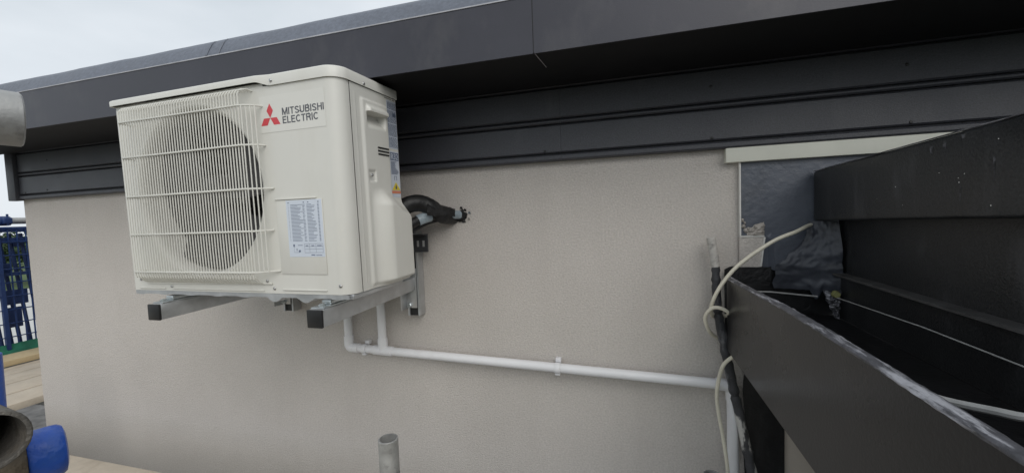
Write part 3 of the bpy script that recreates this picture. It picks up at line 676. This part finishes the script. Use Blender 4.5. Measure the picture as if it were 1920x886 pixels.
for xr in (-.828, -1.393):
    x0 = xr - .036; x1 = xr + .012
    # C-section strut on the wall: web on the wall, two flanges
    S_ = MB()
    S_.prism([(x0, -.042), (x0 + .007, -.042), (x0 + .007, -.006), (x1 - .007, -.006), (x1 - .007, -.042), (x1, -.042), (x1, -.002), (x0, -.002)], 'Z', -.352, -.045)
    so = S_.build('strut', 'galv', K)
    MB().box(x0 + .0072, x1 - .0072, -.036, -.0062, -.3515, -.05).build('channel_shade', 'black', so)  # black block fills the open channel, painting the shade inside it
    # side gusset plate with bolts
    MB().box(x0 - .0035, x0 - .0002, -.085, -.004, -.325, -.175).build('gusset_plate', 'galv', K, bevel=.001)
    MB().box(x0 - .01, x1 - .008, -.0475, -.0423, -.322, -.178).build('face_plate', 'galv', K, bevel=.001)
    for z in (-.312, -.192):
        MB().lathe([(0, -.009), (.008, -.009), (.010, -.007), (.010, 0)], (x0 + .012, -.0477, z), 'Y', 6).build('bolt', 'zinc', K)
rl = MB().prism([(-.050, -.119), (-.042, -.119), (-.042, -.055), (-.078, -.055), (-.078, -.059), (-.050, -.059)], 'X', -1.50, -.770).build('cross_rail', 'darksteel', K)
for x in (-.784, -.806, -.838, -.86, -1.0, -1.2, -1.44):
    MB().box(x - .004, x + .004, -.0508, -.0502, -.100, -.078).build('slot', 'galv', rl)
MB().box(-.83, -.80, -.079, -.062, -.0545, -.052).build('rail_clip', 'zinc', rl)
rebase(K)

# ------------------------------------------------------------------ refrigerant pipes
P_ = thing('insulated_pipes', 'bundle of black insulated pipes bending from the unit into the hole in the wall', 'pipes', (-.78, -.13, 0))
pa = smoothpath([(-.815, -.20, -.10), (-.81, -.19, -.02), (-.79, -.165, .036), (-.755, -.13, .052), (-.722, -.10, .036), (-.700, -.065, .006), (-.690, -.03, -.002), (-.685, .01, -.004)], 8)
MB().tube(pa, .024, 16, rs=[.028 - .009 * max(0, (i / len(pa) - .55)) / .45 + .0012 * noise.noise((i * .5, 0, 1)) for i in range(len(pa))]).build('insulated_pipe', 'lag', P_, smooth=True)
pb = smoothpath([(-.81, -.20, -.075), (-.79, -.175, -.035), (-.745, -.12, .000), (-.70, -.065, .012), (-.668, -.025, .009), (-.652, .01, .008)], 8)
MB().tube(pb, .013, 14, rs=[.019 - .007 * i / len(pb) + .001 * noise.noise((i * .7, 3, 1)) for i in range(len(pb))]).build('insulated_pipe', 'lag', P_, smooth=True)
MB().tube(smoothpath([(-.82, -.17, -.12), (-.80, -.15, -.06), (-.75, -.09, -.016), (-.69, -.035, .0), (-.655, .01, .002)], 8), .009, 12).build('control_cable', 'black', P_, smooth=True)
MB().tube(pb[14:20], .0186, 14, cap=False).build('tape_wrap', 'tape', P_, smooth=True)
MB().tube(pb[29:36], .0152, 14, cap=False).build('tape_wrap', 'tape', P_, smooth=True)
def torn(u, v):
    a = -.4 + 2.4 * v; r = .032 - .012 * u + .004 * noise.noise((u * 6, v * 6, 4)); return (-.725 + .06 * u + r * .35 * cos(a), -.115 + .085 * u - r * cos(a), .022 - .012 * u + r * sin(a))
MB().grid(18, 10, torn).build('split_sleeve', 'lag', P_, smooth=True, fix=False)
def foam(u, v):
    a = u * 2 * pi; r = (.018 + .012 * noise.noise((cos(a) * 2, sin(a) * 2, 3))) * v; return (-.652 + r * cos(a), -.002 - .012 * (1 - v) - .010 * abs(noise.noise((u * 14, v * 5, 2))) * (v > .3), .004 + r * sin(a) * 1.2)
MB().grid(26, 6, foam).build('hole_edge', 'bitumen', P_, smooth=True, fix=False)
for (a, b, c) in ((.010, .018, 'acdark'), (.026, .008, 'tape'), (.022, -.014, 'palebar'), (-.004, .026, 'acdark')):
    MB().grid(4, 4, lambda u, v, a=a, b=b: (-.655 + a + u * .012 + .004 * v, -.006 - .014 * v * u, .004 + b + v * .008 - .003 * u)).build('sleeve_scrap', c, P_, fix=False)
rebase(P_)

# ------------------------------------------------------------------ white condensate drain pipe
Dp = thing('drain_pipe', 'white plastic drain pipe run along the wall below the air conditioner', 'pipe', (-.5, -.03, -.5))
r = .0155; PY = -.034
def pz(x): return -.487 + (x + 1.125) * -.0315
MB().tube([(-1.128, PY, pz(-1.128)), (.195, PY, pz(.195))], r, 20).build('horizontal_pipe', 'pvc', Dp, smooth=True)
MB().tube([(-1.133, PY, -.47), (-1.133, PY, -.24)], r, 20).build('riser', 'pvc', Dp, smooth=True)
MB().tube([(-.984, PY, pz(-.984)), (-.984, PY, -.22)], r, 20).build('riser', 'pvc', Dp, smooth=True)
MB().tube(smoothpath([(-1.133, PY, -.440), (-1.133, PY, -.462), (-1.1325, PY, -.476), (-1.126, PY, -.4855), (-1.112, PY, -.4875), (-1.088, PY, pz(-1.088))], 5), r + .0028, 20).build('elbow', 'pvc', Dp, smooth=True)
te = MB(); te.tube([(-1.022, PY, pz(-1.022)), (-.944, PY, pz(-.944))], r + .0028, 20); te.tube([(-.984, PY, pz(-.984)), (-.984, PY, -.445)], r + .0027, 20); te.build('tee', 'pvc', Dp, smooth=True)
ex = .204
MB().tube(smoothpath([(.160, PY, pz(.160)), (.185, PY, pz(.185) - .001), (.200, PY, pz(.2) - .006), (ex, PY, pz(ex) - .020), (ex, PY, pz(ex) - .045)], 5), r + .0028, 20).build('elbow', 'pvc', Dp, smooth=True)
MB().tube([(ex, PY, pz(ex) - .03), (ex + .003, PY, -1.6)], r, 20).build('downpipe', 'pvc', Dp, smooth=True)
for x in (-.319, -1.062):
    cl = MB().lathe([(r + .0006, -.009), (r + .0036, -.009), (r + .0036, .009), (r + .0006, .009)], (x, PY, pz(x)), 'X', 24, radians(100), radians(420)); cl.box(x - .009, x + .009, -.022, -.001, pz(x) + .013, pz(x) + .027); cl.box(x - .008, x + .008, -.045, -.02, pz(x) - .0215, pz(x) - .018)
    cl.build('pipe_clip', 'pvc', Dp, bevel=.0008)
rebase(Dp)

# ------------------------------------------------------------------ leaning bar with looped cable, downpipe
Bp = smoothpath([(.148, -.050, -.086), (.153, -.051, -.125), (.159, -.053, -.172)], 5)
Bl = thing('scuffed_bar', 'black bar smeared with pale mortar, leaning at the end of the gutter fascia', 'bar', (.25, -.05, -.9))
MB().tube(Bp, .0125, 12, rs=[.0125 + .0015 * noise.noise((i, 0, 0)) for i in range(len(Bp))]).build('pale_upper_end', 'palebar', Bl, smooth=True)
Bq = smoothpath([(.159, -.0535, -.170), (.160, -.054, -.24), (.166, -.054, -.32), (.181, -.054, -.41), (.199, -.054, -.51), (.217, -.054, -.60), (.251, -.054, -.785), (.272, -.054, -.899)], 8)
br = [.0112 + .0045 * noise.noise((i * .9, 2, 0)) + .002 * min(1, i / 30) for i in range(len(Bq))]
MB().tube(Bq[:37], .0165, 14, rs=br[:37]).build('black_middle', 'scuffbar', Bl, smooth=True)
MB().tube(Bq[36:], .0165, 14, rs=br[36:]).build('smeared_lower_end', 'smearbar', Bl, smooth=True)
rebase(Bl)
cab = smoothpath([(.418, -.020, -.056), (.392, -.045, -.060), (.355, -.080, -.072), (.292, -.095, -.098), (.213, -.095, -.158), (.166, -.092, -.218), (.142, -.085, -.275), (.146, -.060, -.312), (.160, -.0265, -.325), (.184, -.045, -.318), (.186, -.090, -.300), (.166, -.095, -.285), (.142, -.090, -.286), (.125, -.080, -.315), (.137, -.062, -.358), (.165, -.028, -.388), (.196, -.030, -.392), (.205, -.085, -.400), (.196, -.095, -.418), (.169, -.085, -.455), (.156, -.070, -.535), (.160, -.066, -.60), (.172, -.070, -.68), (.183, -.070, -.785), (.187, -.075, -1.0), (.20, -.10, -1.6)], 8)
o = MB().tube(cab, .0053, 10).build('looped_cable', 'cable', smooth=True)
tag(o, 'cream electric cable looped round the leaning black bar and hanging down the wall', 'cable')
o = MB().tube([(.362, -.135, -.409), (.362, -.135, -4.98)], .052, 32).build('beige_downpipe', 'pipebeige', smooth=True)
tag(o, 'beige round downpipe under the black gutter fascia', 'downpipe')

# ------------------------------------------------------------------ scaffold
def scaf(name, a, b, label, group=None, m='tube', r=.02415):
    o = MB().hollow(a, b, r, r - .004).build(name, m, smooth=True); return tag(o, label, 'scaffold tube', group)
BZ = -.90
def board(x0, x1, y0, y1, zt, label, group, m='timber'):
    ax = (x1 - x0) > (y1 - y0)
    mb = MB(); n = 24; vs = []
    sd_ = random.random() * 50
    o = MB().box(x0, x1, y0, y1, zt - .038, zt).build('scaffold_board', m, bevel=.003); return tag(o, label, 'board', group)
ys = -.312; lab = ['scaffold board nearest the rendered wall at the bottom left', None]
board(-3.95, -1.05, ys - .225, ys, BZ, 'pale scaffold board nearest the rendered wall, behind the blue capped tube', 'scaffold boards in front of the wall')
for i in range(4):
    y1 = -.60 - i * .23; board(-3.95, 2.4, y1 - .225, y1, BZ, 'pale scaffold board underfoot, %s row out from the wall' % ('second', 'third', 'fourth', 'outermost')[i], 'scaffold boards in front of the wall')
bx = [(-3.455, -3.230, 'pale side scaffold board closest to the corner of the wall'), (-3.685, -3.460, 'pale side scaffold board second from the corner of the wall'), (-3.915, -3.690, 'pale side scaffold board third from the corner of the wall'), (-4.145, -3.920, 'pale side scaffold board partly under the tan plank')]
for a, b, l in bx: board(a + .006, b - .004, -.29, 4.2, BZ + random.uniform(-.003, .002), l, 'scaffold boards beside the building')
board(-4.36, -4.135, -.28, 4.2, BZ + .042, 'tan plank lying on the outer edge of the side scaffold boards', None, 'tan')
# net strip and mesh guard beyond the boards
nt_ = MB(); nt_.grid(60, 10, lambda u, v: (-4.44 - .03 * v + .012 * noise.noise((u * 30, v * 3, 1)), -.4 + u * 4.8, -.93 + v * .12 + .015 * noise.noise((u * 14, v, 7))))
o = nt_.build('debris_netting', 'net', smooth=True, fix=False); tag(o, 'green debris netting gathered behind the tan plank', 'netting')
Gd = thing('mesh_guard', 'blue painted steel mesh guard along the side scaffold', 'guard', (-4.5, .5, -.85))
fr = MB()
for z in (.03, -.05, -.30, -.83): fr.box(-4.512, -4.488, -.45, 1.95, z - (.02 if z > -.2 else .012), z + (.02 if z > -.2 else .012))
fr.build('guard_rail', 'blueguard', Gd)
pst = None
for i in range(9):
    y = -.44 + i * .2975
    m_ = MB().box(-4.512 + .001, -4.488 + .0, -.011, .011, -.85, .05)
    if pst is None: pst = m_.build('guard_post', 'blueguard', Gd); pst.location = (.0285, y, 0)
    else: shared('guard_post', pst, Gd, (.0285, y, 0))
wr = None
for i in range(52):
    y = -.42 + i * .0465
    if wr is None: wr = MB().tube([(0, 0, -.84), (0, 0, .04)], .005, 6).build('mesh_wire', 'blueguard', Gd, smooth=True); wr.location = (-4.4795, y, 0)
    else: shared('mesh_wire', wr, Gd, (-4.4795, y, 0))
wh = None
for i in range(9):
    z = -.76 + i * .1
    if wh is None: wh = MB().tube([(0, -.45, 0), (0, 1.95, 0)], .004, 6).build('mesh_wire', 'blueguard', Gd, smooth=True); wh.location = (-4.4705, 0, z)
    else: shared('mesh_wire', wh, Gd, (-4.4705, 0, z))
for (y0, y1, z0, z1) in ((.40, .46, -.12, -.02), (.55, .60, -.10, -.03), (.64, .70, -.40, -.33), (.42, .47, -.44, -.36),(.44, .53, -.29, -.22), (.62, .70, -.23, -.17), (.47, .60, -.53, -.42), (.48, .56, -.70, -.55), (-.1, .0, -.5, -.3), (1.1, 1.25, -.6, -.4)):
    MB().box(-4.53, -4.516, y0, y1, z0, z1).build('guard_plate', 'blueguard', Gd, bevel=.003)
for y in (.45, .50, .545, .60, .66, 1.2): MB().tube([(-4.54, y, -.83), (-4.54, y - .06, .0)], .012, 8).build('guard_brace', 'blueguard', Gd, smooth=True)
rebase(Gd)
scaf('scaffold_tube', (-4.56, -1.3, .095), (-4.56, 4.2, .095), 'grey guard rail tube along the top of the blue mesh guard', 'scaffold tubes')
cp = thing('tube_coupler', 'blue coupler clamped on the guard rail tube above the mesh', 'coupler', (-4.56, .53, .095))
MB().lathe([(.0245, -.03), (.034, -.03), (.036, -.02), (.036, .02), (.034, .03), (.0245, .03)], (0, 0, 0), 'Y', 20).build('clamp_body', 'blueguard', cp, smooth=True)
MB().box(.02, .062, -.022, .022, -.02, .024).build('clamp_flap', 'blueguard', cp, bevel=.005)
MB().tube([(.05, 0, -.035), (.05, 0, .05)], .007, 8).build('clamp_bolt', 'blueguard', cp, smooth=True)
# structure that carries the boards
for x in (-3.6, -2.0, .9):
    scaf('scaffold_tube', (x, -1.75, BZ - .0635), (x, -.40, BZ - .0635), {-3.6: 'transom tube under the front boards near the building corner', -2.0: 'transom tube under the front boards below the air conditioner', .9: 'transom tube under the front boards to the right'}[x], 'scaffold tubes')
for y, l in ((.10, 'near'), (1.6, 'middle'), (3.4, 'far')):
    scaf('scaffold_tube', (-4.7, y, BZ - .0635), (-3.112, y, BZ - .0635), '%s transom tube under the side boards by the wall corner' % l, 'scaffold tubes')
for (x, y, l) in ((-4.62, -1.55, 'corner'), (-4.62, 3.6, 'rear'), (1.6, -1.75, 'right front')):
    scaf('scaffold_tube', (x, y, -5), (x, y, 1.1), 'tall grey upright tube at the %s of the scaffold' % l, 'scaffold tubes')
scaf('scaffold_tube', (-4.62, -1.69, BZ - .112), (2.0, -1.69, BZ - .112), 'outer ledger tube carrying the front transoms', 'scaffold tubes')
scaf('scaffold_tube', (-4.67, -1.6, BZ - .112), (-4.67, 4.0, BZ - .112), 'outer ledger tube carrying the side transoms', 'scaffold tubes')
scaf('scaffold_tube', (-2.9, -.30, -1.12), (-4.6, .9, -1.62), 'diagonal brace tube below the side boards', 'scaffold tubes', 'oldtube')
# tube ends that show in the photograph
scaf('scaffold_tube', (-.6725, -.505, -4.99), (-.6665, -.497, -.538), 'short open-topped grey tube standing in front of the wall at the bottom', 'scaffold tubes')
scaf('scaffold_tube', (.125, -.16, -4.99), (.125, -.16, -.735), 'weathered tube top just showing below the looped cable', 'scaffold tubes')
e = Vector((-.6155, -1.106, .104)); dr = Vector((-.30, -.95, .02)).normalized()
scaf('scaffold_tube', e + dr * 1.3, e, 'galvanised tube end poking in at the upper left, level with the fascia', 'scaffold tubes')
# ledger end facing the camera, blue-capped transom, coupler
Lc = Vector((-.572, -1.1625, -.1615))
ld = Vector((-1, .20, -.06)).normalized()
scaf('scaffold_tube', Lc + ld * 1.6, Lc, 'dark open tube end facing the camera at the lower left', 'scaffold tubes', 'oldtube')
ce = Vector((-.669, -1.075, -.228)); dd = Vector((-.34, -.93, 0)).normalized()
Tb = thing('capped_tube', 'muddy scaffold tube with a bright blue plastic end cap', 'scaffold tube', tuple(ce))
MB().hollow(ce + dd * 1.0, ce + dd * .006, .02415, .02).build('tube', 'rust', Tb, smooth=True)
u_ = dd.orthogonal().normalized(); 
capm = MB(); ax = -dd; q1 = (Vector((0, 0, 1)) - ax * ax.z).normalized(); q2 = ax.cross(q1); vs = []; prof = [(.0262, -.0255), (.0268, -.0240), (.0268, -.008), (.0262, -.003), (.0235, .0005), (.018, .002), (.0001, .0022)]
for rr_, h in prof:
    for j in range(32):
        a = 2 * pi * j / 32; vs.append(ce + ax * h + (q1 * cos(a) + q2 * sin(a)) * rr_)
capm.add(vs, [(i * 32 + j, i * 32 + (j + 1) % 32, (i + 1) * 32 + (j + 1) % 32, (i + 1) * 32 + j) for i in range(len(prof) - 1) for j in range(32)])
capm.build('end_cap', 'bluecap', Tb, smooth=True)
rebase(Tb)
cc = ce + dd * .044
Cq = thing('rusty_coupler', 'muddy coupler clamped on the tube behind the bright blue end cap', 'coupler', tuple(cc))
def ringm(name, r0, r1, w, off, m='rust', n=26):
    c0 = -dd * off; vs = []
    for rr_, h in ((r0, -w), (r1 - .002, -w), (r1, -w + .003), (r1, w - .003), (r1 - .002, w), (r0, w)):
        for j in range(n):
            a = 2 * pi * j / n; k = rr_ + (.0018 * noise.noise((cos(a) * 2, sin(a) * 2, h * 60 + off * 90)) if rr_ > r0 else 0); vs.append(c0 + ax * h + (q1 * cos(a) + q2 * sin(a)) * k)
    MB().add(vs, [(i * n + j, i * n + (j + 1) % n, (i + 1) * n + (j + 1) % n, (i + 1) * n + j) for i in range(5) for j in range(n)]).build(name, m, Cq, smooth=True)
ringm('clamp_body', .0243, .0315, .014, 0.004)
ringm('clamp_body', .0243, .0300, .006, -.028)
tp = (q1 * .036 + q2 * .012)
MB().tube([tp - q2 * .03 - dd * .004, tp + q2 * .022 - dd * .004], .0055, 8).build('clamp_bolt', 'rust', Cq, smooth=True)
MB().tube([tp + q2 * .008 - dd * .004, tp + q2 * .017 - dd * .004], .0105, 6).build('clamp_nut', 'oldtube', Cq)
MB().tube([q1 * .028 - q2 * .022 + dd * .012, q1 * .040 - q2 * .014 + dd * .012, q1 * .040 + q2 * .004 + dd * .010], .007, 8).build('clamp_flap', 'rust', Cq, smooth=True)
o = MB().hollow((-2.52, -.41, BZ), (-2.505, -.41, -.47), .036, .031).build('blue_post', 'bluecap', smooth=True)
tag(o, 'blue plastic post standing on the boards at the left edge', 'post')
